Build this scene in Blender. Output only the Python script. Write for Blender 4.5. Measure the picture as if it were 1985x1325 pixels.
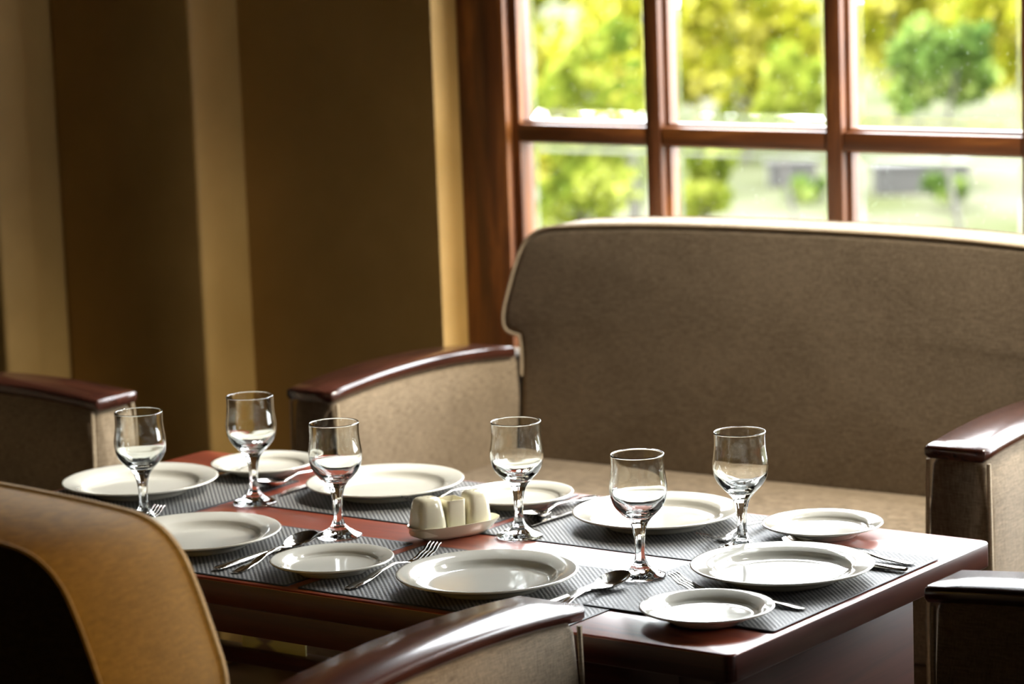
import bpy, bmesh, math, random
from mathutils import Vector, Matrix
random.seed(7)
sc = bpy.context.scene
for o in list(bpy.data.objects): bpy.data.objects.remove(o)
COL = sc.collection
PI = math.pi

# ---------------------------------------------------------------- camera
RC = Vector((2.6826906, -3.40779323, 1.73898333))
Rr = Vector((0.80844482, 0.58745477, -0.03624725))
Ru = Vector((-0.0645791, 0.14974879, 0.98661281))
Rf = Vector((-0.58501838, 0.79528121, -0.15900093))
cd = bpy.data.cameras.new('camera'); cam = bpy.data.objects.new('camera', cd); COL.objects.link(cam)
m = Matrix.Identity(4)
for i in range(3):
    m[i][0] = Rr[i]; m[i][1] = Ru[i]; m[i][2] = -Rf[i]; m[i][3] = RC[i]
cam.matrix_world = m
cd.sensor_width = 36.0; cd.sensor_fit = 'HORIZONTAL'; cd.lens = 5708.93/1985*36.0
cd.clip_start = 0.05; cd.clip_end = 300
cd.dof.use_dof = True; cd.dof.focus_distance = 4.15; cd.dof.aperture_fstop = 4.4
sc.camera = cam

# ---------------------------------------------------------------- light
SKY = 22.0
w = bpy.data.worlds.new('world'); sc.world = w; w.use_nodes = True
bg = w.node_tree.nodes['Background']
bg.inputs[0].default_value = (0.93, 0.97, 1.0, 1); bg.inputs[1].default_value = SKY
sd = bpy.data.lights.new('sun', 'SUN'); sd.energy = 9.0; sd.angle = math.radians(1.5); sd.color = (1, 0.93, 0.78)
sun = bpy.data.objects.new('sun', sd); COL.objects.link(sun)
sun.rotation_euler = Vector((-0.55, -0.45, 0.95)).to_track_quat('Z', 'Y').to_euler()
def portal(loc, rot, sx, sy):
    d = bpy.data.lights.new('window_daylight', 'AREA'); d.shape = 'RECTANGLE'; d.size = sx; d.size_y = sy
    d.cycles.is_portal = True
    o = bpy.data.objects.new('window_daylight', d); COL.objects.link(o); o.location = loc; o.rotation_euler = rot
portal((0.47, 1.72, 1.50), (-PI/2, 0, 0), 3.2, 1.9)      # points into the room
portal((4.10, 1.0, 1.80), (0, PI/2, 0), 1.2, 0.6)
vs = sc.view_settings
vs.view_transform = 'Standard'; vs.look = 'None'; vs.gamma = 1.0; vs.use_curve_mapping = False
vs.exposure = 0.0

# ---------------------------------------------------------------- materials
def mat(name): 
    mt = bpy.data.materials.new(name); mt.use_nodes = True
    nt = mt.node_tree; b = nt.nodes['Principled BSDF']
    return mt, nt, b
def N(nt, t, **k):
    n = nt.nodes.new(t)
    for a, v in k.items(): setattr(n, a, v)
    return n
def coords(nt, scale=(1, 1, 1), rot=(0, 0, 0), out='Object'):
    tc = N(nt, 'ShaderNodeTexCoord'); mp = N(nt, 'ShaderNodeMapping')
    mp.inputs['Scale'].default_value = scale; mp.inputs['Rotation'].default_value = rot
    nt.links.new(tc.outputs[out], mp.inputs[0]); return mp.outputs[0]
def ramp(nt, fac, stops):
    r = N(nt, 'ShaderNodeValToRGB'); e = r.color_ramp.elements
    while len(e) < len(stops): e.new(0.5)
    for el, (p, c) in zip(e, stops): el.position = p; el.color = (*c, 1)
    nt.links.new(fac, r.inputs[0]); return r.outputs[0]
def noise(nt, vec, scale=5, detail=4, rough=0.5, dist=0):
    n = N(nt, 'ShaderNodeTexNoise'); n.inputs['Scale'].default_value = scale; n.inputs['Detail'].default_value = detail
    n.inputs['Roughness'].default_value = rough; n.inputs['Distortion'].default_value = dist
    nt.links.new(vec, n.inputs['Vector']); return n.outputs['Fac']
def bump(nt, b, h, strength=0.3, dist=0.001):
    n = N(nt, 'ShaderNodeBump'); n.inputs['Strength'].default_value = strength; n.inputs['Distance'].default_value = dist
    nt.links.new(h, n.inputs['Height']); nt.links.new(n.outputs[0], b.inputs['Normal'])
def math2(nt, op, a, b):
    n = N(nt, 'ShaderNodeMath', operation=op)
    for i, v in enumerate((a, b)):
        if v is None: continue
        if isinstance(v, (int, float)): n.inputs[i].default_value = v
        else: nt.links.new(v, n.inputs[i])
    return n.outputs[0]
def wood(name, stops, scale, rough=0.3, rot=(0, 0, 0), coat=0.0, crough=None, spec=0.5, bs=0.05, det=6):
    mt, nt, b = mat(name)
    v = coords(nt, scale, rot)
    f = noise(nt, v, 1.0, det, 0.6, 0.6)
    nt.links.new(ramp(nt, f, stops), b.inputs['Base Color'])
    b.inputs['Roughness'].default_value = rough; b.inputs['Coat Weight'].default_value = coat
    b.inputs['Coat Roughness'].default_value = crough or rough*0.9; b.inputs['Specular IOR Level'].default_value = spec
    if bs: bump(nt, b, f, bs, 0.002)
    return mt
def fabric(name, c1, c2, sheen=0.15):
    mt, nt, b = mat(name)
    a = noise(nt, coords(nt, (900, 900, 60)), 1.0, 2, 0.6)
    c = noise(nt, coords(nt, (50, 50, 900)), 1.0, 2, 0.6)
    d = noise(nt, coords(nt, (6, 6, 6)), 1.0, 3, 0.6)
    s = math2(nt, 'ADD', math2(nt, 'MULTIPLY', math2(nt, 'ADD', a, c), 0.42), math2(nt, 'MULTIPLY', d, 0.16))
    nt.links.new(ramp(nt, s, [(0.36, c1), (0.64, c2)]), b.inputs['Base Color'])
    b.inputs['Roughness'].default_value = 0.85; b.inputs['Sheen Weight'].default_value = sheen
    b.inputs['Specular IOR Level'].default_value = 0.2
    bump(nt, b, s, 0.5, 0.0012)
    return mt
M = {}
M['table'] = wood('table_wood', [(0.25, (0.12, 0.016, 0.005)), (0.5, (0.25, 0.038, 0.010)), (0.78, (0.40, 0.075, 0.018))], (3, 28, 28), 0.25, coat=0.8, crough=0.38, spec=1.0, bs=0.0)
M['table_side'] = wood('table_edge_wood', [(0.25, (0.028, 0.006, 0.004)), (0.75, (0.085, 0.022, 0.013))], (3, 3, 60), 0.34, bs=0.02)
M['cap'] = wood('armrest_wood', [(0.25, (0.020, 0.007, 0.005)), (0.75, (0.085, 0.026, 0.015))], (25, 3, 25), 0.20, coat=0.4, crough=0.16, spec=0.5, bs=0.0)
M['winwood'] = wood('window_wood', [(0.28, (0.035, 0.010, 0.003)), (0.5, (0.14, 0.045, 0.011)), (0.72, (0.36, 0.135, 0.03))], (22, 22, 2.2), 0.42, bs=0.05)
M['winwoodh'] = wood('window_wood_across', [(0.28, (0.035, 0.010, 0.003)), (0.5, (0.14, 0.045, 0.011)), (0.72, (0.36, 0.135, 0.03))], (2.2, 22, 30), 0.42, bs=0.05)
M['fabric'] = fabric('linen_fabric', (0.095, 0.066, 0.034), (0.30, 0.227, 0.145))
M['mustard'] = fabric('mustard_brown_fabric', (0.11, 0.060, 0.009), (0.27, 0.150, 0.025), 0.1)
M['piping'] = fabric('piping_fabric', (0.30, 0.22, 0.13), (0.56, 0.45, 0.30))
mt, nt, b = mat('floor_wood'); v = coords(nt, (1.2, 9, 1)); f = noise(nt, v, 1.5, 6)
nt.links.new(ramp(nt, f, [(0.3, (0.02, 0.010, 0.005)), (0.7, (0.05, 0.026, 0.013))]), b.inputs['Base Color']); b.inputs['Roughness'].default_value = 0.35; M['floor'] = mt
mt, nt, b = mat('wall_plaster'); v = coords(nt); f = noise(nt, v, 3.0, 5, 0.6)
nt.links.new(ramp(nt, f, [(0.3, (0.34, 0.205, 0.055)), (0.7, (0.44, 0.275, 0.085))]), b.inputs['Base Color']); b.inputs['Roughness'].default_value = 0.55
bump(nt, b, noise(nt, v, 220, 3), 0.2, 0.002); M['wall'] = mt
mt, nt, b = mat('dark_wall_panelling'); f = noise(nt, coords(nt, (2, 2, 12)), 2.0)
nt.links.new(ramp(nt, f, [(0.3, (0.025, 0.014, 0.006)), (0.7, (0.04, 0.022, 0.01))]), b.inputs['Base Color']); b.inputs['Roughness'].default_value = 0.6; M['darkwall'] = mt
mt, nt, b = mat('ceiling_paint'); f = noise(nt, coords(nt), 2.0)
nt.links.new(ramp(nt, f, [(0.3, (0.05, 0.032, 0.016)), (0.7, (0.07, 0.045, 0.022))]), b.inputs['Base Color']); b.inputs['Roughness'].default_value = 0.8; M['ceil'] = mt
mt, nt, b = mat('white_porcelain'); f = noise(nt, coords(nt), 12, 2)
nt.links.new(ramp(nt, f, [(0.3, (0.68, 0.655, 0.56)), (0.7, (0.71, 0.685, 0.59))]), b.inputs['Base Color']); b.inputs['Roughness'].default_value = 0.09
b.inputs['Coat Weight'].default_value = 0.6; b.inputs['Coat Roughness'].default_value = 0.03; M['china'] = mt
mt, nt, b = mat('cream_porcelain'); f = noise(nt, coords(nt), 12, 2)
nt.links.new(ramp(nt, f, [(0.3, (0.80, 0.74, 0.54)), (0.7, (0.84, 0.78, 0.58))]), b.inputs['Base Color']); b.inputs['Roughness'].default_value = 0.1
b.inputs['Coat Weight'].default_value = 0.6; b.inputs['Coat Roughness'].default_value = 0.04; M['cream'] = mt
mt, nt, b = mat('shaker_hole_dark'); b.inputs['Base Color'].default_value = (0.03, 0.025, 0.02, 1); M['hole'] = mt
mt, nt, b = mat('polished_steel'); b.inputs['Metallic'].default_value = 1.0; f = noise(nt, coords(nt), 30, 2)
nt.links.new(ramp(nt, f, [(0.3, (0.58, 0.56, 0.53)), (0.7, (0.66, 0.64, 0.61))]), b.inputs['Base Color']); b.inputs['Roughness'].default_value = 0.13; M['steel'] = mt
mt, nt, b = mat('clear_glass'); nt.nodes.remove(b); g = N(nt, 'ShaderNodeBsdfGlass'); g.inputs['IOR'].default_value = 1.48; g.inputs['Roughness'].default_value = 0.0
g.inputs['Color'].default_value = (0.99, 1.0, 0.995, 1); nt.links.new(g.outputs[0], nt.nodes['Material Output'].inputs[0]); M['glass'] = mt
# window pane: thin clear sheet with dust specks
mt, nt, b = mat('window_glass'); nt.nodes.remove(b)
tr = N(nt, 'ShaderNodeBsdfTransparent'); gl = N(nt, 'ShaderNodeBsdfGlossy'); gl.inputs['Roughness'].default_value = 0.02
fr = N(nt, 'ShaderNodeFresnel'); fr.inputs[0].default_value = 1.3
mx = N(nt, 'ShaderNodeMixShader'); nt.links.new(fr.outputs[0], mx.inputs[0]); nt.links.new(tr.outputs[0], mx.inputs[1]); nt.links.new(gl.outputs[0], mx.inputs[2])
df = N(nt, 'ShaderNodeBsdfTranslucent'); df.inputs[0].default_value = (0.9, 0.9, 0.85, 1)
vo = N(nt, 'ShaderNodeTexVoronoi'); vo.inputs['Scale'].default_value = 90; nt.links.new(coords(nt, (1, 1, 1)), vo.inputs['Vector'])
ls = math2(nt, 'MULTIPLY', math2(nt, 'LESS_THAN', vo.outputs['Distance'], 0.10), 0.10)
ad = N(nt, 'ShaderNodeMixShader'); nt.links.new(ls, ad.inputs[0]); nt.links.new(mx.outputs[0], ad.inputs[1]); nt.links.new(df.outputs[0], ad.inputs[2])
nt.links.new(ad.outputs[0], nt.nodes['Material Output'].inputs[0]); M['pane'] = mt
mt, nt, b = mat('bevelled_glass_edge'); nt.nodes.remove(b)
rf = N(nt, 'ShaderNodeBsdfRefraction'); rf.inputs['IOR'].default_value = 1.45; rf.inputs['Roughness'].default_value = 0.03
tr = N(nt, 'ShaderNodeBsdfTransparent'); mx = N(nt, 'ShaderNodeMixShader'); mx.inputs[0].default_value = 0.45
nt.links.new(tr.outputs[0], mx.inputs[1]); nt.links.new(rf.outputs[0], mx.inputs[2])
df = N(nt, 'ShaderNodeBsdfTranslucent'); df.inputs[0].default_value = (0.92, 0.95, 0.9, 1)
m2 = N(nt, 'ShaderNodeMixShader'); m2.inputs[0].default_value = 0.02
nt.links.new(mx.outputs[0], m2.inputs[1]); nt.links.new(df.outputs[0], m2.inputs[2])
nt.links.new(m2.outputs[0], nt.nodes['Material Output'].inputs[0]); M['bevel'] = mt
# woven vinyl mat
mt, nt, b = mat('woven_vinyl')
tc = N(nt, 'ShaderNodeTexCoord'); sp = N(nt, 'ShaderNodeSeparateXYZ'); nt.links.new(tc.outputs['Object'], sp.inputs[0])
k = PI/0.0043
sx = math2(nt, 'SINE', math2(nt, 'MULTIPLY', sp.outputs[0], k), None); sy = math2(nt, 'SINE', math2(nt, 'MULTIPLY', sp.outputs[1], k), None)
pr = math2(nt, 'ADD', math2(nt, 'MULTIPLY', math2(nt, 'MULTIPLY', sx, sy), 0.5), 0.5)
nt.links.new(ramp(nt, pr, [(0.40, (0.012, 0.012, 0.015)), (0.60, (0.25, 0.245, 0.225))]), b.inputs['Base Color'])
b.inputs['Roughness'].default_value = 0.5; b.inputs['Specular IOR Level'].default_value = 0.35; bump(nt, b, pr, 0.6, 0.0008); M['mat'] = mt
mt, nt, b = mat('mat_border'); b.inputs['Base Color'].default_value = (0.012, 0.012, 0.014, 1); b.inputs['Roughness'].default_value = 0.5; M['matedge'] = mt
def leafmat(name, c1, c2, c3=None):
    mt, nt, b = mat(name); nt.nodes.remove(b)
    f = noise(nt, coords(nt), 2.2, 4, 0.7); c = ramp(nt, f, [(0.34, c1), (0.52, c2), (0.64, c3 or c2)])  # palest stop paints bright highlights into the leaf colour
    d = N(nt, 'ShaderNodeBsdfDiffuse'); t = N(nt, 'ShaderNodeBsdfTranslucent')
    nt.links.new(c, d.inputs[0]); nt.links.new(c, t.inputs[0])
    mx = N(nt, 'ShaderNodeMixShader'); mx.inputs[0].default_value = 0.45
    nt.links.new(d.outputs[0], mx.inputs[1]); nt.links.new(t.outputs[0], mx.inputs[2]); nt.links.new(mx.outputs[0], nt.nodes['Material Output'].inputs[0])
    return mt
M['leaf_lime'] = leafmat('lime_leaves', (0.07, 0.10, 0.008), (0.21, 0.20, 0.014), (0.55, 0.50, 0.12))
M['leaf_pale'] = leafmat('pale_leaves', (0.09, 0.12, 0.02), (0.20, 0.21, 0.05), (0.5, 0.5, 0.25))
M['leaf_green'] = leafmat('green_leaves', (0.035, 0.06, 0.008), (0.11, 0.13, 0.014), (0.32, 0.34, 0.07))
M['leaf_dark'] = leafmat('dark_green_leaves', (0.026, 0.052, 0.012), (0.07, 0.11, 0.022), (0.25, 0.30, 0.08))
mt, nt, b = mat('bark'); f = noise(nt, coords(nt, (8, 8, 2)), 3)
nt.links.new(ramp(nt, f, [(0.3, (0.010, 0.008, 0.005)), (0.7, (0.03, 0.022, 0.015))]), b.inputs['Base Color']); M['bark'] = mt
mt, nt, b = mat('dry_lawn'); f = noise(nt, coords(nt), 0.35, 4, 0.6)
nt.links.new(ramp(nt, f, [(0.35, (0.030, 0.036, 0.012)), (0.50, (0.050, 0.053, 0.032)), (0.65, (0.080, 0.078, 0.06))]), b.inputs['Base Color']); b.inputs['Roughness'].default_value = 1.0; b.inputs['Specular IOR Level'].default_value = 0.0; M['lawn'] = mt
mt, nt, b = mat('grey_render'); f = noise(nt, coords(nt), 2)
nt.links.new(ramp(nt, f, [(0.3, (0.014, 0.013, 0.010)), (0.7, (0.024, 0.021, 0.017))]), b.inputs['Base Color']); M['shed'] = mt
mt, nt, b = mat('pale_patterned_card')
tc = N(nt, 'ShaderNodeTexCoord'); sp = N(nt, 'ShaderNodeSeparateXYZ'); nt.links.new(tc.outputs['Object'], sp.inputs[0])
dd = math2(nt, 'SUBTRACT', math2(nt, 'ABSOLUTE', math2(nt, 'ADD', sp.outputs[0], 0.018), None), math2(nt, 'MULTIPLY', math2(nt, 'ABSOLUTE', math2(nt, 'SUBTRACT', sp.outputs[2], 0.011), None), 1.6))
nt.links.new(ramp(nt, dd, [(0.0, (0.33, 0.25, 0.23)), (0.012, (0.80, 0.76, 0.32))]), b.inputs['Base Color']); b.inputs['Roughness'].default_value = 0.4; M['card'] = mt

# ---------------------------------------------------------------- mesh helpers
def link(name, bm, mats, parent=None, smooth=True, angle=35, loc=None, rot=None):
    me = bpy.data.meshes.new(name); bmesh.ops.recalc_face_normals(bm, faces=bm.faces) if smooth != 'raw' else None
    bm.to_mesh(me); bm.free()
    for mm in (mats if isinstance(mats, (list, tuple)) else [mats]): me.materials.append(mm)
    if smooth:
        for p in me.polygons: p.use_smooth = True
        if angle: me.set_sharp_from_angle(angle=math.radians(angle))
    o = bpy.data.objects.new(name, me); COL.objects.link(o)
    if parent is not None: o.parent = parent
    if loc is not None: o.location = loc
    if rot is not None: o.rotation_euler = rot
    return o
def thing(name, label, cat, loc=(0, 0, 0), rz=0, group=None):
    o = bpy.data.objects.new(name, None); COL.objects.link(o); o.location = loc; o.rotation_euler = (0, 0, rz)
    o.empty_display_size = 0.05
    return tag(o, label, cat, group)
def tag(o, label, cat, group=None):
    o['label'] = label; o['category'] = cat
    if group: o['group'] = group
    return o
def struct(o): o['kind'] = 'structure'; return o
def dup(root, loc, rz, label, group=None):
    r = root.copy(); COL.objects.link(r); r.location = loc; r.rotation_euler = (0, 0, rz); r['label'] = label
    if group: r['group'] = group
    def rec(a, b):
        for ch in list(a.children):
            if ch is b: continue
            c = ch.copy(); COL.objects.link(c); c.parent = b; rec(ch, c)
    rec(root, r); return r
def box(bm, x0, x1, y0, y1, z0, z1, bev=0.0, seg=2, mi=0):
    vs_ = [bm.verts.new((x, y, z)) for x in (x0, x1) for y in (y0, y1) for z in (z0, z1)]
    F = [(0, 1, 3, 2), (4, 6, 7, 5), (0, 4, 5, 1), (2, 3, 7, 6), (0, 2, 6, 4), (1, 5, 7, 3)]
    fs = [bm.faces.new([vs_[i] for i in f]) for f in F]
    for f in fs: f.material_index = mi
    if bev:
        ed = list({e for f in fs for e in f.edges})
        bmesh.ops.bevel(bm, geom=ed, offset=bev, segments=seg, profile=0.5, affect='EDGES', material=-1)
    return bm
def nb(): return bmesh.new()
def loft(bm, rings, cap0=True, cap1=True, closed=True, mi=0):
    R = [[bm.verts.new(p) for p in r] for r in rings]; n = len(rings[0])
    for a, c in zip(R[:-1], R[1:]):
        for i in range(n if closed else n-1):
            j = (i+1) % n; f = bm.faces.new((a[i], a[j], c[j], c[i])); f.material_index = mi
    for flag, r in ((cap0, R[0]), (cap1, R[-1])):
        if flag:
            ct = bm.verts.new(sum((v.co for v in r), Vector())/n)
            for i in range(n):
                f = bm.faces.new((r[i], r[(i+1) % n], ct)); f.material_index = mi
    return R
def lathe(bm, prof, n=64, lob=None, cap0=False, cap1=False):
    rings = []
    for r, z in prof:
        ring = []
        for i in range(n):
            a = 2*PI*i/n; rr = r*(1 + (lob(z, a) if lob else 0)); ring.append((rr*math.cos(a), rr*math.sin(a), z))
        rings.append(ring)
    loft(bm, rings, cap0, cap1); return bm
def tube(bm, pts, r, n=8, closed=False):
    pts = [Vector(p) for p in pts]; rings = []
    L = len(pts); up0 = None
    for i, p in enumerate(pts):
        a = pts[(i-1) % L] if closed or i > 0 else pts[0]; c = pts[(i+1) % L] if closed or i < L-1 else pts[-1]
        t = (c-a).normalized()
        if up0 is None: up0 = Vector((0, 0, 1)) if abs(t.z) < 0.9 else Vector((1, 0, 0))
        s = t.cross(up0).normalized(); u = s.cross(t).normalized(); up0 = u
        rings.append([p + r*(math.cos(2*PI*k/n)*s + math.sin(2*PI*k/n)*u) for k in range(n)])
    if closed: rings.append(rings[0])
    if closed:
        R = [[bm.verts.new(q) for q in r_] for r_ in rings[:-1]]; R.append(R[0])
        for a, c in zip(R[:-1], R[1:]):
            for i in range(n): bm.faces.new((a[i], a[(i+1) % n], c[(i+1) % n], c[i]))
    else: loft(bm, rings)
    return bm
def smoothpoly(pts, it=2):
    for _ in range(it):
        q = []
        for i in range(len(pts)):
            a, c = Vector(pts[i]), Vector(pts[(i+1) % len(pts)])
            q += [a*0.75+c*0.25, a*0.25+c*0.75]
        pts = q
    return pts
def lerp_key(keys, x):
    if x <= keys[0][0]: return keys[0][1]
    for (a, va), (c, vc) in zip(keys[:-1], keys[1:]):
        if x <= c:
            t = (x-a)/(c-a); t = t*t*(3-2*t); return va + (vc-va)*t
    return keys[-1][1]

# ---------------------------------------------------------------- room shell
def wall(name, boxes, m=None):
    bm = nb()
    for bb in boxes: box(bm, *bb)
    return struct(link(name, bm, m or M['wall'], smooth=False))
YA, YB, YC = 1.5, 1.344, 1.15
XR, XS1, XS2 = -1.108, -1.646, -2.067
WX1, WZ0, WZ1 = 2.04, 0.60, 2.42
T = 0.24
def rwall(name, segs, m='darkwall'):
    bm = nb()
    for s in segs: box(bm, *s)
    return struct(link(name, bm, M[m], smooth=False))
rwall('wall_back', [(XS1, XR, YA, YA+T, 0, 3.0), (XR, WX1, YA, YA+T, 0, WZ0), (XR, WX1, YA, YA+T, WZ1, 3.0), (WX1, 4.12, YA, YA+T, 0, 3.0)], 'wall')
# stepped wall faces to the left of the window, corners slightly rounded
bm = nb(); box(bm, XS2, XS1, YB, YA+T, 0, 3.0, 0.010, 3); struct(link('wall_corner', bm, M['wall']))
bm = nb(); box(bm, -3.30, XS2, YC, YA+T, 0, 3.0, 0.010, 3); struct(link('wall_far_left', bm, M['wall']))
rwall('wall_left', [(-3.40, -3.20, -5.2, YC, 0, 3.0)])
rwall('wall_front', [(-3.40, 4.12, -5.4, -5.2, 0, 3.0)])
rwall('wall_right', [(4.0, 4.2, -5.2, 0.7, 0, 3.0), (4.0, 4.2, 1.3, YA, 0, 3.0), (4.0, 4.2, 0.7, 1.3, 0, 1.2), (4.0, 4.2, 0.7, 1.3, 2.4, 3.0)])
wall('floor', [(-3.40, 4.2, -5.4, YA+T, -0.1, 0.0)], M['floor'])
wall('ceiling', [(-3.40, 4.2, -5.4, YA+T, 3.0, 3.15)], M['ceil'])
# side window
bm = nb()
for y in (0.7, 1.24): box(bm, 4.02, 4.08, y, y+0.06, 1.2, 2.4)
box(bm, 4.02, 4.08, 0.7, 1.3, 1.2, 1.26); box(bm, 4.02, 4.08, 0.7, 1.3, 2.34, 2.4)
struct(link('window_2', bm, M['winwood'], smooth=False))
# main window
YF = 1.586
bm = nb(); box(bm, XR, -0.985, YF, YF+0.09, WZ0, WZ1, 0.004); box(bm, WX1-0.115, WX1, YF, YF+0.09, WZ0, WZ1, 0.004)
win = struct(link('window_1', bm, M['winwood']))
bm = nb()
box(bm, -0.985, WX1-0.115, YF, YF+0.09, WZ0, WZ0+0.06, 0.004); box(bm, -0.985, WX1-0.115, YF, YF+0.09, WZ1-0.07, WZ1, 0.004)
link('window_rail', bm, M['winwoodh'], win)
bm = nb()     # narrow stops along the jamb
box(bm, -0.985, -0.966, YF+0.022, YF+0.075, WZ0+0.06, WZ1-0.07, 0.003); link('glazing_bead', bm, M['winwood'], win)
XM = [-0.966] + [-0.612+0.422*k for k in range(8) if -0.612+0.422*k < WX1-0.2]
bars_z = [1.188, 1.620, 2.05]
GY = YF+0.052
xs_edges = []
for i, xc in enumerate(XM[1:]):
    bm = nb(); box(bm, xc-0.031, xc+0.006, YF+0.012, GY+0.03, WZ0+0.06, WZ1-0.07, 0.005, 2)
    box(bm, xc-0.034, xc+0.014, YF+0.034, GY+0.022, WZ0+0.06, WZ1-0.07, 0.003, 1)
    link('mullion', bm, M['winwood'], win)
for zc in bars_z:
    for i in range(len(XM)):
        x0 = XM[0] if i == 0 else XM[i]+0.006
        x1 = XM[i+1]-0.031 if i+1 < len(XM) else WX1-0.115
        bm = nb(); box(bm, x0, x1, YF+0.014, GY+0.03, zc-0.020, zc+0.018, 0.005, 2)
        box(bm, x0, x1, YF+0.034, GY+0.022, zc-0.024, zc+0.024, 0.003, 1)
        link('glazing_bar', bm, M['winwoodh'], win)
zrows = [(WZ0+0.06, bars_z[0]-0.02), (bars_z[0]+0.02, bars_z[1]-0.02), (bars_z[1]+0.02, bars_z[2]-0.02), (bars_z[2]+0.02, WZ1-0.07)]
BW = 0.028
for i in range(len(XM)):
    x0 = XM[0] if i == 0 else XM[i]+0.010
    x1 = XM[i+1]-0.032 if i+1 < len(XM) else WX1-0.115
    for z0, z1 in zrows:
        bm = nb()
        def q(pts, mi):
            f = bm.faces.new([bm.verts.new(p) for p in pts]); f.material_index = mi
        a, c, e, g_ = x0+BW, x1-BW, z0+BW, z1-BW; yf, ye, yb = GY, GY+0.0024, GY+0.006
        q([(a, yf, e), (c, yf, e), (c, yf, g_), (a, yf, g_)], 0)
        q([(x0, ye, z0), (x1, ye, z0), (c, yf, e), (a, yf, e)], 1)
        q([(x1, ye, z0), (x1, ye, z1), (c, yf, g_), (c, yf, e)], 1)
        q([(x1, ye, z1), (x0, ye, z1), (a, yf, g_), (c, yf, g_)], 1)
        q([(x0, ye, z1), (x0, ye, z0), (a, yf, e), (a, yf, g_)], 1)
        me = bpy.data.meshes.new('pane'); bm.to_mesh(me); bm.free(); me.materials.append(M['pane']); me.materials.append(M['bevel'])
        o = bpy.data.objects.new('pane', me); COL.objects.link(o); o.parent = win

# ---------------------------------------------------------------- unseen spot lamps, added out of frame to brighten the loveseats
mt, nt, b = mat('added_spot_housing'); b.inputs['Base Color'].default_value = (0.04, 0.04, 0.04, 1); M['can'] = mt
mt, nt, b = mat('added_spot_lens'); b.inputs['Emission Color'].default_value = (1, 0.9, 0.75, 1); b.inputs['Emission Strength'].default_value = 6; M['lens'] = mt
def spot(loc, aim, power, color, cone, blend, radius, label):
    loc = Vector(loc); d = (Vector(aim)-loc).normalized(); q = d.to_track_quat('-Z', 'Y')
    t = thing('added_spotlight', label, 'lamp', loc); t.rotation_mode = 'QUATERNION'; t.rotation_quaternion = q
    bm = nb(); lathe(bm, [(0.048, -0.02), (0.052, -0.02), (0.052, 0.12), (0.035, 0.15), (0.0001, 0.152)], 32); lathe(bm, [(0.048, -0.02), (0.046, 0.02), (0.0001, 0.024)], 32)
    link('housing', bm, M['can'], t)
    bm = nb(); lathe(bm, [(0.0001, 0.0), (0.044, 0.002)], 32); link('lens', bm, M['lens'], t)
    bm = nb(); a = q.inverted() @ (Vector((loc.x, loc.y, 3.0))-loc); b0 = Vector((0, 0, 0.14)); tube(bm, [b0, b0*0.5+a*0.5, a], 0.010, 10); link('bracket', bm, M['can'], t)
    ld = bpy.data.lights.new('added_spot_light', 'SPOT'); ld.energy = power; ld.color = color; ld.spot_size = math.radians(cone); ld.spot_blend = blend; ld.shadow_soft_size = radius
    lo = bpy.data.objects.new('added_spot_light', ld); COL.objects.link(lo); lo.location = loc + d*0.03; lo.rotation_mode = 'QUATERNION'; lo.rotation_quaternion = q
spot((0.95, 1.30, 2.75), (-0.40, 0.92, 0.62), 470, (1.0, 0.93, 0.82), 62, 0.9, 0.12, 'added unseen spot lamp above the window side, aimed at the far loveseat')
spot((3.3, -0.9, 2.75), (0.40, -1.12, 0.88), 260, (1.0, 0.62, 0.18), 24, 0.8, 0.06, 'added unseen spot lamp above the near side, aimed at the side of the near loveseat')

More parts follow.
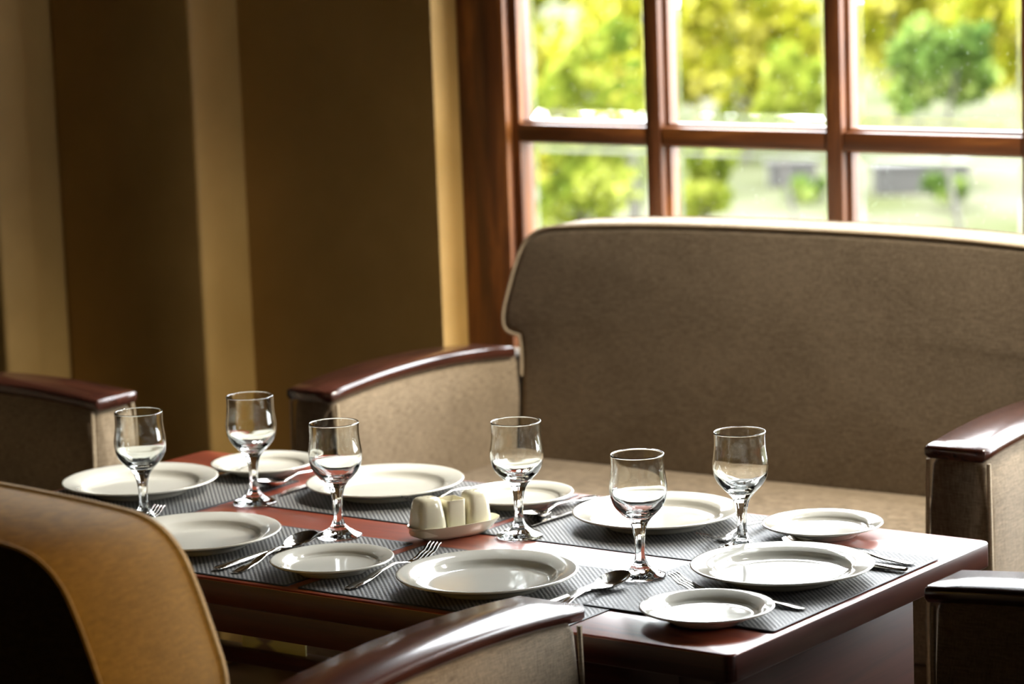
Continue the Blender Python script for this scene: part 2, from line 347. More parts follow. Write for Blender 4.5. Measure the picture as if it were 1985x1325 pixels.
# ---------------------------------------------------------------- sofas
def arm_top(y, d):    # height of cap top along depth (0 front .. d back)
    t = min(max(y/d, 0), 1); return 0.800 + 0.066*t*(1-t) - 0.008*t
def seat_unit(name, label, cat, inner, loc, rz, group=None, TH=0.125, bm_=None):
    """local: faces -y, arm fronts at y=0, centred on x."""
    t = thing(name, label, cat, loc, rz, group)
    AW = 0.109; D = 0.575; DB = 0.70
    hi = inner/2
    for s in (-1, 1):
        # fabric arm: loft along depth
        bm = nb(); rings = []
        x0, x1 = (hi+0.004, hi+AW-0.004)
        steps = [0.004, 0.010, 0.024] + [0.024+(DB-0.03)*k/14 for k in range(1, 15)]
        for y in steps:
            ins = 0.010 if y <= 0.004 else (0.003 if y <= 0.010 else 0.0)
            zt = arm_top(y, D) - 0.022; zb = 0.10
            bul = 0.006
            ring = []
            pts = [(x0+ins, zb+ins), (x1-ins, zb+ins), (x1+0.006-ins, zb+0.25), (x1+bul-ins, zt-0.09), (x1-0.001-ins, zt-0.012), (x1-0.010-ins, zt-ins*0.3),
                   (x0+0.010+ins, zt-ins*0.3), (x0+0.001+ins, zt-0.012), (x0-bul+ins, zt-0.09), (x0-0.006+ins, zb+0.25)]
            rings.append([(s*px, y, pz) for px, pz in pts])
        loft(bm, rings); arm = link('armrest', bm, M['fabric'], t, angle=50)
        bm = nb()
        for xx in (x0-0.001, x1+0.001):
            pp = [(s*(xx + (0.006 if xx > hi+0.05 else -0.006)*math.sin(PI*min(1, max(0, (z-0.1)/0.75)))), 0.006, z) for z in [0.12+0.655*k/20 for k in range(21)]]
            tube(bm, pp, 0.0035, 6)
        link('welt', bm, M['piping'], arm)
        # wooden cap
        bm = nb(); rings = []; nseg = 26
        c0, c1 = hi, hi+AW; th = 0.022
        for k in range(nseg+1):
            y = -0.008 + (D+0.02)*k/nseg
            ins = 0.003 if k == 0 else 0
            if k == 1: y = -0.005
            zt = arm_top(max(y, 0), D); r = 0.006
            pts = [(c0+r+ins, zt-ins), (c1-r-ins, zt-ins), (c1-0.002-ins, zt-0.003), (c1-ins, zt-r), (c1-ins, zt-th+0.006), (c1-0.006-ins, zt-th+ins*0.5),
                   (c0+0.006+ins, zt-th+ins*0.5), (c0+ins, zt-th+0.006), (c0+ins, zt-r), (c0+0.002+ins, zt-0.003)]
            rings.append([(s*a, y, z) for a, z in pts])
        loft(bm, rings); link('armrest_cap', bm, M['cap'], t, angle=60)
    # base and seat cushion
    bm = nb(); box(bm, -hi+0.002, hi-0.002, 0.02, D, 0.12, 0.425, 0.008); link('seat_base', bm, M['fabric'], t)
    bm = nb(); n = 22; g = []
    def zc(u, v): return 0.572 + 0.016*(1-(2*u-1)**4)*(1-(2*v-1)**4)
    X0, X1, Y0, Y1 = -hi+0.003, hi-0.003, 0.004, D
    for i in range(n+1):
        row = []
        for j in range(n+1): row.append(bm.verts.new((X0+(X1-X0)*i/n, Y0+(Y1-Y0)*j/n, zc(i/n, j/n))))
        g.append(row)
    for i in range(n):
        for j in range(n): bm.faces.new((g[i][j], g[i+1][j], g[i+1][j+1], g[i][j+1]))
    edge = [g[i][0] for i in range(n+1)] + [g[n][j] for j in range(1, n+1)] + [g[i][n] for i in range(n-1, -1, -1)] + [g[0][j] for j in range(n-1, 0, -1)]
    prev = edge
    for dz, off in ((-0.008, 0.0), (-0.07, 0.006), (-0.135, 0.0), (-0.143, -0.008)):
        cur = []
        for v in edge:
            sx_ = 0 if X0+0.001 < v.co.x < X1-0.001 else (1 if v.co.x > 0 else -1); sy_ = 0 if Y0+0.001 < v.co.y < Y1-0.001 else (1 if v.co.y > D/2 else -1)
            cur.append(bm.verts.new((v.co.x + 0*sx_, v.co.y+sy_*off*(1 if sy_ < 0 else 0), 0.572+dz)))
        for i in range(len(edge)): bm.faces.new((prev[i], prev[(i+1) % len(edge)], cur[(i+1) % len(edge)], cur[i]))
        prev = cur
    bm.faces.new(prev); link('seat_cushion', bm, M['fabric'], t, angle=60)
    # backrest: T outline (between the arms below, over the arms above)
    hb = hi + 0.045
    half = [(hi-0.004, 0.40), (hi-0.004, 0.60), (hi-0.004, 0.812), (hi+0.020, 0.812), (hb-0.004, 0.822), (hb+0.002, 0.852), (hb-0.010, 0.90), (hb-0.026, 0.955), (hb-0.045, 1.000), (hb-0.082, 1.028), (hb-0.14, 1.036), (hi*0.5, 1.047), (0.0, 1.050)]
    pts = half + [(-x, z) for x, z in reversed(half[:-1])]
    pts = smoothpoly([Vector((x, z)) for x, z in pts], 2)
    def inset(P, d):
        out = []; L = len(P)
        for i in range(L):
            a, c = P[i-1], P[(i+1) % L]; tn = (c-a).normalized(); nrm = Vector((-tn.y, tn.x)); out.append(P[i] + nrm*d)
        return out
    def yback(z): return D + 0.055*(z-0.55)/0.5
    rings = []
    for ins, yy in ((0.016, TH), (0.006, TH-0.003), (0.001, TH-0.010), (0.0, 0.016), (0.002, 0.008), (0.006, 0.003), (0.012, 0.0007), (0.018, 0.0)):
        rings.append([(p.x, yback(p.y)+yy, p.y) for p in inset(pts, ins)])
    bm = nb(); loft(bm, rings); bk = link('backrest', bm, bm_ or M['fabric'], t, angle=45)
    P1_ = inset(pts, 0.002)
    top = [p for p in P1_ if p.y > 0.70]
    bm = nb()
    i0 = max(range(len(P1_)), key=lambda i: (P1_[i].y <= 0.70, 0))
    seq = [p for p in P1_ if p.y > 0.70]
    tube(bm, [(p.x, yback(p.y)+0.004, p.y) for p in seq], 0.0045, 6); link('welt', bm, M['piping'], bk)
    bm = nb(); tube(bm, [(p.x, yback(p.y)+TH-0.004, p.y) for p in seq], 0.0030, 6); link('welt', bm, bm_ or M['fabric'], bk)
    for sx_ in (-1, 1):
        for y in (0.05, DB-0.06):
            bm = nb(); cx = sx_*(hi+AW/2)
            loft(bm, [[(cx+a*0.022, y+b_*0.022, 0) for a, b_ in ((-1, -1), (1, -1), (1, 1), (-1, 1))], [(cx+a*0.03, y+b_*0.03, 0.105) for a, b_ in ((-1, -1), (1, -1), (1, 1), (-1, 1))]])
            link('leg', bm, M['cap'], t, angle=30)
    return t
seat_unit('loveseat', 'brown linen loveseat beneath the window, with dark wooden armrest tops', 'sofa', 1.204, (-0.142, 0.71, 0), math.radians(1.5), 'brown fabric seating around the table', 0.13)
seat_unit('loveseat', 'near loveseat with mustard-brown back seen from behind at the bottom left', 'sofa', 1.184, (-0.137, -0.397, 0), PI, 'brown fabric seating around the table', 0.195, M['mustard'])
seat_unit('armchair', 'armchair at the right end of the table, bottom right corner of the picture', 'armchair', 0.442, (0.908, 0.225, 0), -PI/2, 'brown fabric seating around the table')
seat_unit('armchair', 'shadowed armchair at the left end of the table, beside the brown wall', 'armchair', 0.442, (-1.106, 0.215, 0), PI/2, 'brown fabric seating around the table')

# ---------------------------------------------------------------- table
TX, TY, TZ = 0.763, 0.357, 0.75
tb = thing('dining_table', 'dark red-brown rectangular wooden dining table set for six', 'table')
def rrect(hx, hy, r, n=6):
    out = []
    for cx, cy, a0 in ((hx-r, hy-r, 0), (-hx+r, hy-r, PI/2), (-hx+r, -hy+r, PI), (hx-r, -hy+r, 3*PI/2)):
        for k in range(n+1):
            a = a0+PI/2*k/n; out.append((cx+r*math.cos(a), cy+r*math.sin(a)))
    return out
bm = nb()
rings = [[(x, y, z) for x, y in rrect(TX-i, TY-i, 0.014)] for i, z in ((0.002, TZ-0.038), (0, TZ-0.036), (0, TZ-0.003), (0.0008, TZ-0.0010), (0.0030, TZ))]
R = loft(bm, rings)
for f in bm.faces:
    f.material_index = 0 if f.calc_center_median().z > TZ-0.002 else 1
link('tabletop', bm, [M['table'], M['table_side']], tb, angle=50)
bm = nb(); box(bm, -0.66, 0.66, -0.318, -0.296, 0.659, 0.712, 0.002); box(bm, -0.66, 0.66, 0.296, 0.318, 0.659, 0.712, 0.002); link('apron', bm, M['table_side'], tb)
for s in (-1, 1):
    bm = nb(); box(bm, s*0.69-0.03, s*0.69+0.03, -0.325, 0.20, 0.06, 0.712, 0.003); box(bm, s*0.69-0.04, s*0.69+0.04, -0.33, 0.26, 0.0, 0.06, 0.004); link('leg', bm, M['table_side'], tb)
bm = nb(); box(bm, -0.66, 0.66, -0.012, 0.020, 0.505, 0.530, 0.003); link('stretcher', bm, M['table_side'], tb)
bm = nb(); box(bm, -0.066, 0.066, -0.002, 0.002, 0, 0.075, 0.0008, 1)
cdx = tag(link('patterned_card', bm, M['card'], loc=(-0.312, 0.0, 0.5305)), 'pale yellow patterned card standing in the gap under the tabletop', 'card')

# ---------------------------------------------------------------- placemats
def placemat(cx, cy, w_, d_, z, label):
    bm = nb()
    rings = [[(x, y, q) for x, y in rrect(w_/2-i, d_/2-i, 0.006, 3)] for i, q in ((0, 0), (0, 0.0010), (0.0006, 0.0013), (0.004, 0.0013))]
    loft(bm, rings)
    for f in bm.faces:
        c = f.calc_center_median(); f.material_index = 0 if (c.z > 0.00125 and len(f.verts) == 3) else 1
    o = link('placemat', bm, [M['mat'], M['matedge']], loc=(cx, cy, z), angle=60)
    return tag(o, label, 'placemat', 'woven grey placemats on the table')
MT = 0.0014
placemat(-0.210, -0.197, 0.456, 0.297, TZ+0.0002, 'woven grey placemat under the near left dinner plate, next to the loveseat back')
placemat(0.268, -0.197, 0.460, 0.297, TZ+0.0002, 'woven grey placemat under the near middle dinner plate')
placemat(-0.178, 0.197, 0.446, 0.297, TZ+0.0002, 'woven grey placemat under the far middle plate, behind the salt and pepper set')
placemat(0.290, 0.197, 0.456, 0.297, TZ+0.0002, 'woven grey placemat under the far right dinner plate, nearest the loveseat cushion')
placemat(-0.592, -0.002, 0.316, 0.455, TZ+0.0002, 'woven grey placemat lying at the left end of the table')
placemat(0.603, -0.010, 0.302, 0.458, TZ+0.0018, 'woven grey placemat along the right end of the table, overlapping two others')

# ---------------------------------------------------------------- plates
def plate_mesh(R_, h, wr, foot, bm):
    k = R_
    prof = [(0.0001, 0.0034), (foot-0.006, 0.0030), (foot-0.004, 0.0), (foot, 0.0), (foot+0.003, 0.003), (wr*k+0.005, 0.0085), (k*0.88, h-0.0062), (k-0.002, h-0.0032), (k, h-0.0012), (k-0.0010, h), (k-0.004, h-0.0002),
            (k*0.86, h-0.0030), (k*0.765, h-0.0062), (k*0.745, h-0.0078), (k*0.725, h-0.0115), (wr*k, 0.0068), (wr*k-0.008, 0.0060), (wr*k*0.5, 0.0057), (0.0001, 0.0056)]
    lathe(bm, prof, 96); bmesh.ops.remove_doubles(bm, verts=bm.verts, dist=0.0003)
plates = {
 'P1': ((-0.6195, 0.0397), 'large white dinner plate at the left end of the table, behind the leftmost glass'),
 'P2': ((-0.2435, 0.2116), 'large white dinner plate behind the salt and pepper set'),
 'P3': ((0.2698, 0.2249), 'large white dinner plate on the far side, before the sofa seat cushion'),
 'P4': ((-0.2712, -0.2099), 'large white dinner plate partly hidden by the rounded sofa back at left'),
 'P5': ((0.2739, -0.2115), 'large white dinner plate at the centre front, behind the wooden armrest'),
 'P6': ((0.6175, 0.0122), 'large white dinner plate at the right end of the table, the most brightly lit'),
}
sides = {
 'S1': ((-0.534, 0.2505), 'small white side plate at the far left corner of the table'),
 'S2': ((-0.0024, 0.2414), 'small white side plate just behind the glass beside the shaker tray'),
 'S3': ((0.5332, 0.2690), 'small white side plate at the far right corner of the table, before the sofa seat'),
 'S4': ((-0.5456, -0.2541), 'small white side plate mostly hidden behind the loveseat back, at far left'),
 'S5': ((0.0183, -0.2412), 'small white side plate in front of the third glass from the left'),
 'S6': ((0.6455, -0.2275), 'small white side plate at the near right corner of the table, beside a fork'),
}
PZ = TZ+0.0016
proto = None
for kk, ((x, y), lab) in plates.items():
    z = PZ + (0.0018 if kk == 'P6' else 0)
    if proto is None:
        bm = nb(); plate_mesh(0.128, 0.0225, 0.66, 0.080, bm); proto = tag(link('dinner_plate', bm, M['china'], loc=(x, y, z), angle=0), lab, 'plate', 'white dinner plates on the table')
    else: dup(proto, (x, y, z), 0.3*len(kk), lab)
proto = None
for kk, ((x, y), lab) in sides.items():
    z = PZ + (0.0018 if kk in ('S6', 'S3') else 0)
    if proto is None:
        bm = nb(); plate_mesh(0.0898, 0.0195, 0.64, 0.052, bm); proto = tag(link('side_plate', bm, M['china'], loc=(x, y, z), angle=0), lab, 'plate', 'white side plates on the table')
    else: dup(proto, (x, y, z), 0, lab)

# ---------------------------------------------------------------- goblets
def lobe(z, a):
    wgt = 0.05*math.exp(-((z-0.060)/0.030)**2) + (0.02 if z < 0.012 else 0.03*math.exp(-((z-0.018)/0.012)**2))
    return wgt*math.cos(8*a)
def catmull(P, n=5):
    out = []
    for i in range(len(P)-1):
        p0, p1, p2, p3 = [Vector(P[max(0, min(len(P)-1, j))]) for j in (i-1, i, i+1, i+2)]
        for k in range(n):
            t = k/n; out.append(tuple(0.5*((2*p1)+(-p0+p2)*t+(2*p0-5*p1+4*p2-p3)*t*t+(-p0+3*p1-3*p2+p3)*t**3)))
    out.append(tuple(P[-1])); return out
def goblet(loc, label):
    t = thing('wine_glass', label, 'glass', loc, 0, 'stemmed glasses on the table')
    outer = [(0.0378, 0.1745), (0.0374, 0.166), (0.0376, 0.155), (0.0388, 0.143), (0.0404, 0.131), (0.0402, 0.121), (0.0378, 0.109), (0.0330, 0.100), (0.0265, 0.0925), (0.0200, 0.0860)]
    inner = [(0.0010, 0.0885), (0.0080, 0.0892), (0.0170, 0.0928), (0.0245, 0.0982), (0.0312, 0.1050), (0.0360, 0.1130), (0.0381, 0.122), (0.0384, 0.131), (0.0369, 0.143), (0.0357, 0.155), (0.0355, 0.166), (0.0358, 0.1738)]
    o_ = catmull(outer); i_ = catmull(inner)
    prof = i_ + [(0.0362, 0.1752), (0.0370, 0.1755)] + o_
    bm = nb()
    lathe(bm, prof, 64, lobe, cap0=True)
    link('bowl', bm, M['glass'], t, angle=0)
    stem = [(0.0200, 0.0860), (0.0140, 0.0790), (0.0102, 0.071), (0.0080, 0.060), (0.0070, 0.048), (0.0068, 0.036), (0.0076, 0.027), (0.0100, 0.0195)]
    bm = nb(); lathe(bm, catmull(stem), 64, lobe); link('stem', bm, M['glass'], t, angle=0)
    foot = [(0.0100, 0.0195), (0.0150, 0.0140), (0.0235, 0.0085), (0.0310, 0.0052), (0.0345, 0.0035), (0.0350, 0.0018), (0.0335, 0.0003), (0.0250, 0.0008), (0.012, 0.0022), (0.0005, 0.0030)]
    bm = nb(); lathe(bm, catmull(foot), 64, lobe, cap1=True); link('foot', bm, M['glass'], t, angle=0)
    return t
def fixn(root):   # outward normals for open shells of the glass
    for c in root.children:
        me = c.data; bm = bmesh.new(); bm.from_mesh(me)
        lo = max(bm.faces, key=lambda f: f.calc_center_median().xy.length)
        if lo.normal.dot(Vector((*lo.calc_center_median().xy, 0))) < 0: bmesh.ops.reverse_faces(bm, faces=bm.faces)
        bm.to_mesh(me); bm.free()
        for p in me.polygons: p.use_smooth = True
gl_pos = [((-0.4536, -0.1290), 'empty stemmed glass at the left end, leftmost glass on the table'),
          ((-0.3847, 0.0539), 'empty stemmed glass, tallest in view, in front of the far left side plate'),
          ((-0.1121, -0.0673), 'empty stemmed glass standing just left of the salt and pepper set'),
          ((0.1337, 0.0590), 'empty stemmed glass standing just right of the salt and pepper set'),
          ((0.4383, -0.0729), 'empty stemmed glass nearest the camera, next to the spoon bowl at the middle'),
          ((0.4824, 0.1262), 'empty stemmed glass at the right, directly behind the right end dinner plate')]
g0 = None
for i, ((x, y), lab) in enumerate(gl_pos):
    z = PZ + (0.0018 if i in (4, 5) else 0)
    if g0 is None: g0 = goblet((x, y, z), lab); fixn(g0)
    else: dup(g0, (x, y, z), 0.4*i, lab)

# ---------------------------------------------------------------- cutlery (local: handle end at x=0, pointing +x)
def strip(bm, xs, width, zc, thick, dish=None, n=10, cap=True):
    rings = []
    for x in xs:
        w_ = max(lerp_key(width, x), 0.0006)/2; z = lerp_key(zc, x); h = lerp_key(thick, x)/2
        ring = []
        for k in range(n*2):
            a = 2*PI*k/(n*2); yy = w_*math.cos(a); zz = z + h*math.sin(a)
            if dish: zz += lerp_key(dish, x)*(yy/w_)**2
            ring.append((x, yy, zz))
        rings.append(ring)
    loft(bm, rings); return bm
def frange(a, b, n): return [a+(b-a)*i/n for i in range(n+1)]
HW = [(0, 0.010), (0.004, 0.017), (0.02, 0.019), (0.06, 0.013), (0.10, 0.0075), (0.135, 0.0055), (0.15, 0.0075)]
HZ = [(0, 0.0020), (0.04, 0.0045), (0.085, 0.0105), (0.115, 0.0125), (0.14, 0.0085), (0.155, 0.0045)]
HT = [(0, 0.0022), (0.03, 0.0032), (0.10, 0.0036), (0.14, 0.0034)]
def make_fork():
    t = thing('fork', '', 'fork', group='forks at the place settings')
    bm = nb(); strip(bm, frange(0, 0.150, 26), HW, HZ, HT); link('handle', bm, M['steel'], t, angle=60)
    bm = nb()
    FZ = [(0.145, 0.0070), (0.160, 0.0038), (0.178, 0.0040), (0.20, 0.0105), (0.222, 0.0210)]
    strip(bm, frange(0.146, 0.178, 10), [(0.146, 0.0065), (0.158, 0.016), (0.168, 0.0235), (0.178, 0.0245)], FZ, [(0.146, 0.003), (0.178, 0.0022)])
    for k in range(4):
        yc = (k-1.5)*0.0063; rings = []
        for x in frange(0.174, 0.222, 8):
            w_ = 0.0016 if x < 0.214 else 0.0008; z = lerp_key(FZ, x)
            rings.append([(x, yc-w_, z-0.0010), (x, yc+w_, z-0.0010), (x, yc+w_, z+0.0010), (x, yc-w_, z+0.0010)])
        loft(bm, rings)
    link('fork_head', bm, M['steel'], t, angle=50); return t
def make_spoon():
    t = thing('spoon', '', 'spoon', group='spoons at the place settings')
    bm = nb(); strip(bm, frange(0, 0.150, 26), HW, HZ, HT); link('handle', bm, M['steel'], t, angle=60)
    bm = nb(); nu, nv = 14, 24; c = 0.1785; a_, b_ = 0.0345, 0.0215
    def P(r, th, off):
        ux = math.cos(th); uy = math.sin(th)
        wid = 1 - 0.16*ux if True else 1
        x = c + a_*r*ux; y = b_*r*uy*(1 + 0.10*ux)
        zr = 0.0125 + 0.0050*((x-c)/a_)      # rim height
        return (x, y, zr - 0.0095*(1-r*r) + off)
    for off, flip in ((0.0, 0), (-0.0012, 1)):
        ctr = bm.verts.new(P(0, 0, off)); prev = None
        for i in range(1, nu+1):
            ring = [bm.verts.new(P(i/nu, 2*PI*j/nv, off)) for j in range(nv)]
            for j in range(nv):
                if prev is None: bm.faces.new((ctr, ring[j], ring[(j+1) % nv]))
                else: bm.faces.new((prev[j], ring[j], ring[(j+1) % nv], prev[(j+1) % nv]))
            prev = ring
        if flip == 0: rim = prev
        else:
            for j in range(nv): bm.faces.new((rim[j], prev[j], prev[(j+1) % nv], rim[(j+1) % nv]))
    link('spoon_bowl', bm, M['steel'], t, angle=50); return t
def make_knife():
    t = thing('knife', '', 'knife', group='knives at the place settings')
    bm = nb(); strip(bm, frange(0, 0.112, 16), [(0, 0.012), (0.006, 0.018), (0.05, 0.016), (0.10, 0.0115), (0.112, 0.011)], [(0, 0.0038), (0.112, 0.0038)], [(0, 0.005), (0.05, 0.0075), (0.112, 0.0055)])
    link('handle', bm, M['steel'], t, angle=60)
    bm = nb(); rings = []
    for x in frange(0.108, 0.232, 18):
        u = (x-0.108)/0.124
        top = 0.0058; bot = -lerp_key([(0, 0.0055), (0.2, 0.010), (0.7, 0.0125), (0.9, 0.006), (1, -0.0052)], u)
        rings.append([(x, top, 0.0045), (x, (top+bot)/2, 0.0040), (x, bot, 0.0035), (x, (top+bot)/2, 0.0030), (x, top, 0.0030)])
    loft(bm, rings); link('blade', bm, M['steel'], t, angle=50); return t
fk, sn, kn = make_fork(), make_spoon(), make_knife()
used = set()
def place(pr, p, q, label, dz=0.0):
    ang = math.atan2(q[1]-p[1], q[0]-p[0]); loc = (p[0], p[1], PZ+dz)
    if pr.name not in used:
        used.add(pr.name); pr.location = loc; pr.rotation_euler = (0, 0, ang); pr['label'] = label; return pr
    return dup(pr, loc, ang, label)
Z6 = 0.0018
place(kn, (-0.130, -0.325), (-0.135, -0.10), 'knife lying right of the dinner plate that the loveseat back partly hides')
place(sn, (-0.095, -0.324), (-0.124, -0.12), 'spoon with brown reflection, its bowl in front of the third glass foot')
place(fk, (-0.425, -0.318), (-0.449, -0.10), 'fork with only its tines showing beside the leftmost glass foot')
place(fk, (0.113, -0.322), (0.098, -0.10), 'fork between the near middle dinner plate and the side plate to its left')
place(kn, (0.412, -0.330), (0.413, -0.10), 'knife right of the near middle dinner plate, partly under the spoon')
place(sn, (0.442, -0.318), (0.433, -0.10), 'spoon whose bowl rests just before the glass nearest the camera')
place(kn, (-0.388, 0.345), (-0.385, 0.115), 'knife left of the far middle dinner plate, behind the tallest glass')
place(sn, (-0.436, 0.338), (-0.440, 0.13), 'spoon behind the tallest glass, tip touching the side plate at far left')
place(fk, (-0.108, 0.345), (-0.132, 0.145), 'fork tucked behind the pepper and salt set, right of the far middle plate')
place(kn, (0.122, 0.345), (0.112, 0.11), 'knife with a bright edge left of the far right dinner plate')
place(sn, (0.078, 0.338), (0.093, 0.13), 'spoon between the far side plate and the far right dinner plate')
place(fk, (0.428, 0.342), (0.420, 0.165), 'fork behind the rightmost glass stem, right of the far right dinner plate')
place(kn, (0.752, 0.120), (0.52, 0.118), 'knife handle nearer the right end plate, pointing at the far glass', Z6)
place(sn, (0.742, 0.160), (0.527, 0.164), 'spoon at the right end, its bowl under the far right side plate rim', Z6)
place(fk, (0.735, -0.128), (0.516, -0.108), 'fork between the right end dinner plate and the near right side plate', Z6)
place(kn, (-0.758, -0.092), (-0.52, -0.092), 'knife at the left end of the table, dim behind the loveseat back')
place(sn, (-0.752, -0.140), (-0.545, -0.122), 'spoon at the left end of the table, only its tip catching light')
place(fk, (-0.750, 0.186), (-0.545, 0.192), 'fork at the left end, between the dinner plate and the far left side plate')

# ---------------------------------------------------------------- salt and pepper set
def superring(hx, hy, e, z, n=40, cx=0, cy=0):
    out = []
    for k in range(n):
        a = 2*PI*k/n; c, s = math.cos(a), math.sin(a)
        out.append((cx+hx*math.copysign(abs(c)**(2/e), c), cy+hy*math.copysign(abs(s)**(2/e), s), z))
    return out
ANG = math.radians(66); CX, CY = 0.038, 0.022
bm = nb()
loft(bm, [superring(0.053, 0.022, 2.6, 0.0), superring(0.061, 0.027, 2.6, 0.006), superring(0.0745, 0.036, 2.6, 0.020), superring(0.075, 0.0365, 2.6, 0.0215), superring(0.073, 0.0345, 2.6, 0.0215),
          superring(0.061, 0.028, 2.6, 0.008), superring(0.053, 0.024, 2.6, 0.0055), superring(0.02, 0.01, 2.6, 0.0055)])
tag(link('condiment_tray', bm, M['cream'], loc=(CX, CY, PZ), rot=(0, 0, ANG), angle=60), 'cream boat-shaped tray holding the shakers and toothpick holder', 'tray')
def shaker(d, label, holes, sc_):
    t = thing('salt_shaker' if holes < 4 else 'pepper_shaker', label, 'shaker', (CX+d*math.cos(ANG), CY+d*math.sin(ANG), PZ+0.0062), ANG, 'shakers on the tray'); t.scale = (sc_, sc_, 1.0)
    bm = nb()
    loft(bm, [superring(a, b_, e, z) for a, b_, e, z in ((0.0215, 0.0215, 3.6, 0), (0.0228, 0.0228, 3.6, 0.003), (0.0220, 0.0220, 3.6, 0.018), (0.0200, 0.0200, 3.6, 0.036), (0.0180, 0.0180, 3.4, 0.048), (0.0165, 0.0165, 3.2, 0.0535), (0.0140, 0.0140, 2.8, 0.0565), (0.009, 0.009, 2.4, 0.0580), (0.003, 0.003, 2, 0.0585))])
    bd = link('body', bm, M['cream'], t, angle=0)
    bm = nb()
    for k in range(holes):
        a = 2*PI*k/holes+0.4; r = 0.0055
        ring = [(r*math.cos(a)+0.0010*math.cos(b_), r*math.sin(a)+0.0010*math.sin(b_)) for b_ in [2*PI*j/10 for j in range(10)]]
        loft(bm, [[(x, y, 0.0560) for x, y in ring], [(x, y, 0.05845) for x, y in ring]])
    link('pouring_holes', bm, M['hole'], bd, angle=40)
shaker(-0.044, 'cream porcelain shaker at the near end of the tray, domed top', 3, 1.10)
shaker(0.037, 'cream porcelain shaker at the far end of the tray, with several top holes', 5, 0.97)
bm = nb()
loft(bm, [superring(a, b_, 7, z) for a, b_, z in ((0.0150, 0.0180, 0), (0.0155, 0.0185, 0.002), (0.0160, 0.0190, 0.049), (0.0156, 0.0186, 0.0505), (0.0140, 0.0170, 0.0505), (0.0136, 0.0166, 0.049), (0.0132, 0.0162, 0.006))])
tag(link('toothpick_holder', bm, M['cream'], loc=(CX-0.003*math.cos(ANG), CY-0.003*math.sin(ANG), PZ+0.0062), rot=(0, 0, ANG), angle=50), 'open square cream porcelain toothpick holder between the two shakers', 'holder')

# ---------------------------------------------------------------- outside
bm = nb(); box(bm, -70, 30, YA+T+0.02, 90, -2.0, -1.6); struct(link('ground', bm, M['lawn'], smooth=False))
def along(px, py, d):
    v = Rf + Rr*((px-992.5)/5708.93) - Ru*((py-662.5)/5708.93); v.normalize(); return RC + v*d
GZ = -1.6
def row_z(row, d, px):      # height seen at image row 'row' by a thing standing d metres away
    v = along(px, row, 1.0) - RC; return RC.z + v.z/math.hypot(v.x, v.y)*d*0.995
def tree(px, hw, r0, r1, d, leafm, trunk, label, n=2600, cat='tree', name='tree', dens=1.0):
    """centre and half width as seen at distance d; r0/r1 give the height span of the crown"""
    u_ = d/5708.93; r = hw*u_; z1, z0 = row_z(r0, d, px), max(row_z(r1, d, px), GZ+0.05)
    p = along(px, 200, d); base = Vector((p.x, p.y, GZ))
    t = thing(name, label, cat, base, 0, 'trees and shrubs outside the window')
    rnd = random.Random(int(px*7+d)); bm = nb()
    H0, H1 = z0-GZ, z1-GZ; nbl = max(8, int(14*(H1-H0)/(2*r)))
    br0 = min(r, (H1-H0)/2)
    blobs = [(Vector((rnd.uniform(-r, r)*0.75, rnd.uniform(-r, r)*0.75, rnd.uniform(H0+br0*0.3, H1-br0*0.3))), rnd.uniform(0.25, 0.5)*br0) for _ in range(nbl)]
    ls = 30*u_
    for _ in range(n):
        c, br = rnd.choice(blobs)
        while True:
            v = Vector((rnd.uniform(-1, 1), rnd.uniform(-1, 1), rnd.uniform(-1, 1)))
            if v.length <= 1: break
        q = c + v*br*1.15; q.z = max(q.z, 0.02)
        u = Vector((rnd.gauss(0, 1), rnd.gauss(0, 1), rnd.gauss(0, 1))).normalized(); w_ = u.orthogonal().normalized(); s_ = ls*rnd.uniform(0.6, 1.3)
        k = u.cross(w_)
        bm.faces.new([bm.verts.new(q + w_*s_*0.5), bm.verts.new(q + k*s_*0.35), bm.verts.new(q - w_*s_*0.5), bm.verts.new(q - k*s_*0.35)])
    link('foliage', bm, leafm, t, smooth=False)
    if trunk:
        bm = nb(); rings = []
        for k in range(8):
            z = (H0 + (H1-H0)*0.6)*k/7; rr = trunk*0.7*(1-0.07*k); cx = 0.06*math.sin(k*1.1)
            rings.append([(cx+rr*math.cos(a), rr*math.sin(a), z) for a in [2*PI*j/10 for j in range(10)]])
        loft(bm, rings); link('trunk', bm, M['bark'], t)
    return t
tree(1130, 105, 40, 440, 20.0, M['leaf_green'], 0.07, 'green-yellow tree seen through the left column of window panes', 1900)
tree(1215, 150, -220, 330, 26.0, M['leaf_lime'], 0.07, 'lime tree right of centre in the left window column, further back', 4000)
tree(1015, 110, -220, 450, 30.0, M['leaf_lime'], 0.08, 'lime tree at the left edge of the window view', 3800)
tree(1440, 165, -220, 205, 33.0, M['leaf_lime'], 0.08, 'yellow-lime tree filling the upper middle pane', 4200)
tree(1530, 60, 90, 230, 23.0, M['leaf_green'], 0.03, 'small green tree at the right of the upper middle pane', 700)
tree(1372, 55, 285, 420, 21.0, M['leaf_green'], 0.03, 'green shrub at the left of the lower middle pane', 800, cat='shrub', name='shrub')
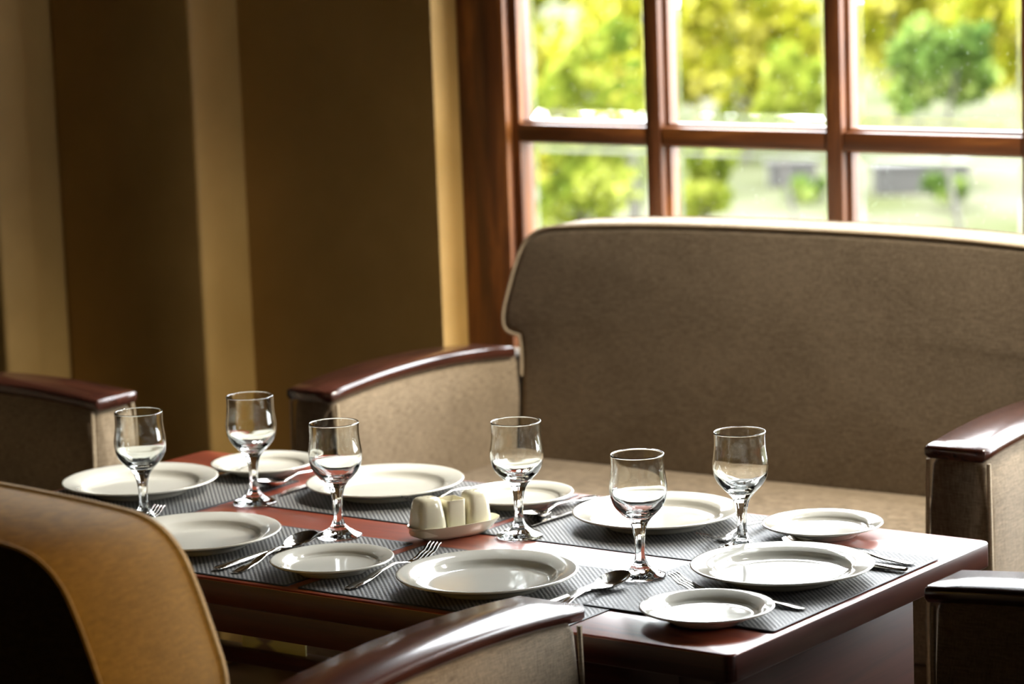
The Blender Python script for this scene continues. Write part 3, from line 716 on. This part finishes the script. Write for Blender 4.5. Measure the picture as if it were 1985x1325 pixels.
tree(1845, 105, 25, 215, 22.5, M['leaf_dark'], 0.04, 'dark green tree in the middle of the upper right pane', 1700)
tree(1735, 140, -220, 150, 37.0, M['leaf_lime'], 0.08, 'yellow-green tree behind the dark tree at the upper right', 3000)
tree(1985, 110, -220, 170, 29.0, M['leaf_lime'], 0.06, 'yellow-green tree at the far right edge of the window', 2600)
tree(1560, 50, 335, 385, 29.0, M['leaf_dark'], 0, 'low dark hedge in the lower middle pane', 500, cat='hedge', name='hedge')
tree(1830, 60, 345, 388, 28.0, M['leaf_dark'], 0, 'low dark hedge before the grey wall in the lower right pane', 600, cat='hedge', name='hedge')
tree(1330, 190, -260, 300, 43.0, M['leaf_pale'], 0.1, 'pale far tree closing the view behind the middle of the window', 3600)
tree(1700, 240, -260, 245, 50.0, M['leaf_pale'], 0.1, 'pale far tree behind the right half of the window', 3600)
def low_wall(px, r0, r1, hw, d, label):
    p = along(px, r1, d); u_ = d/5708.93; w_ = hw*u_; h = row_z(r0, d, px)-GZ
    t = thing('garden_wall', label, 'wall', (p.x, p.y, GZ), math.radians(36), 'low walls outside the window')
    bm = nb(); box(bm, -w_, w_, -0.15, 0.15, 0, h-0.05, 0.01); link('stonework', bm, M['shed'], t, smooth=False)
    bm = nb(); box(bm, -w_-0.03, w_+0.03, -0.18, 0.18, h-0.05, h, 0.01); link('coping', bm, M['shed'], t, smooth=False)
low_wall(1785, 312, 360, 90, 29.6, 'low grey wall on the pale ground in the lower right pane')
low_wall(1535, 308, 360, 45, 30.5, 'low grey wall on the pale ground in the lower middle pane')
for px, hw, r0, r1, d, lm, lab in (
    (420, 150, -260, 330, 38.0, 'leaf_green', 'green tree beyond the left edge of the window, standing furthest left'),
    (720, 160, -240, 380, 31.0, 'leaf_lime', 'lime tree hidden from view by the window jamb'),
    (2260, 170, -260, 260, 34.0, 'leaf_green', 'green tree just past the right edge of the picture'),
    (2620, 180, -260, 300, 40.0, 'leaf_lime', 'lime tree well past the right edge of the picture')):
    tree(px, hw, r0, r1, d, M[lm], 0.08, lab, 2200)
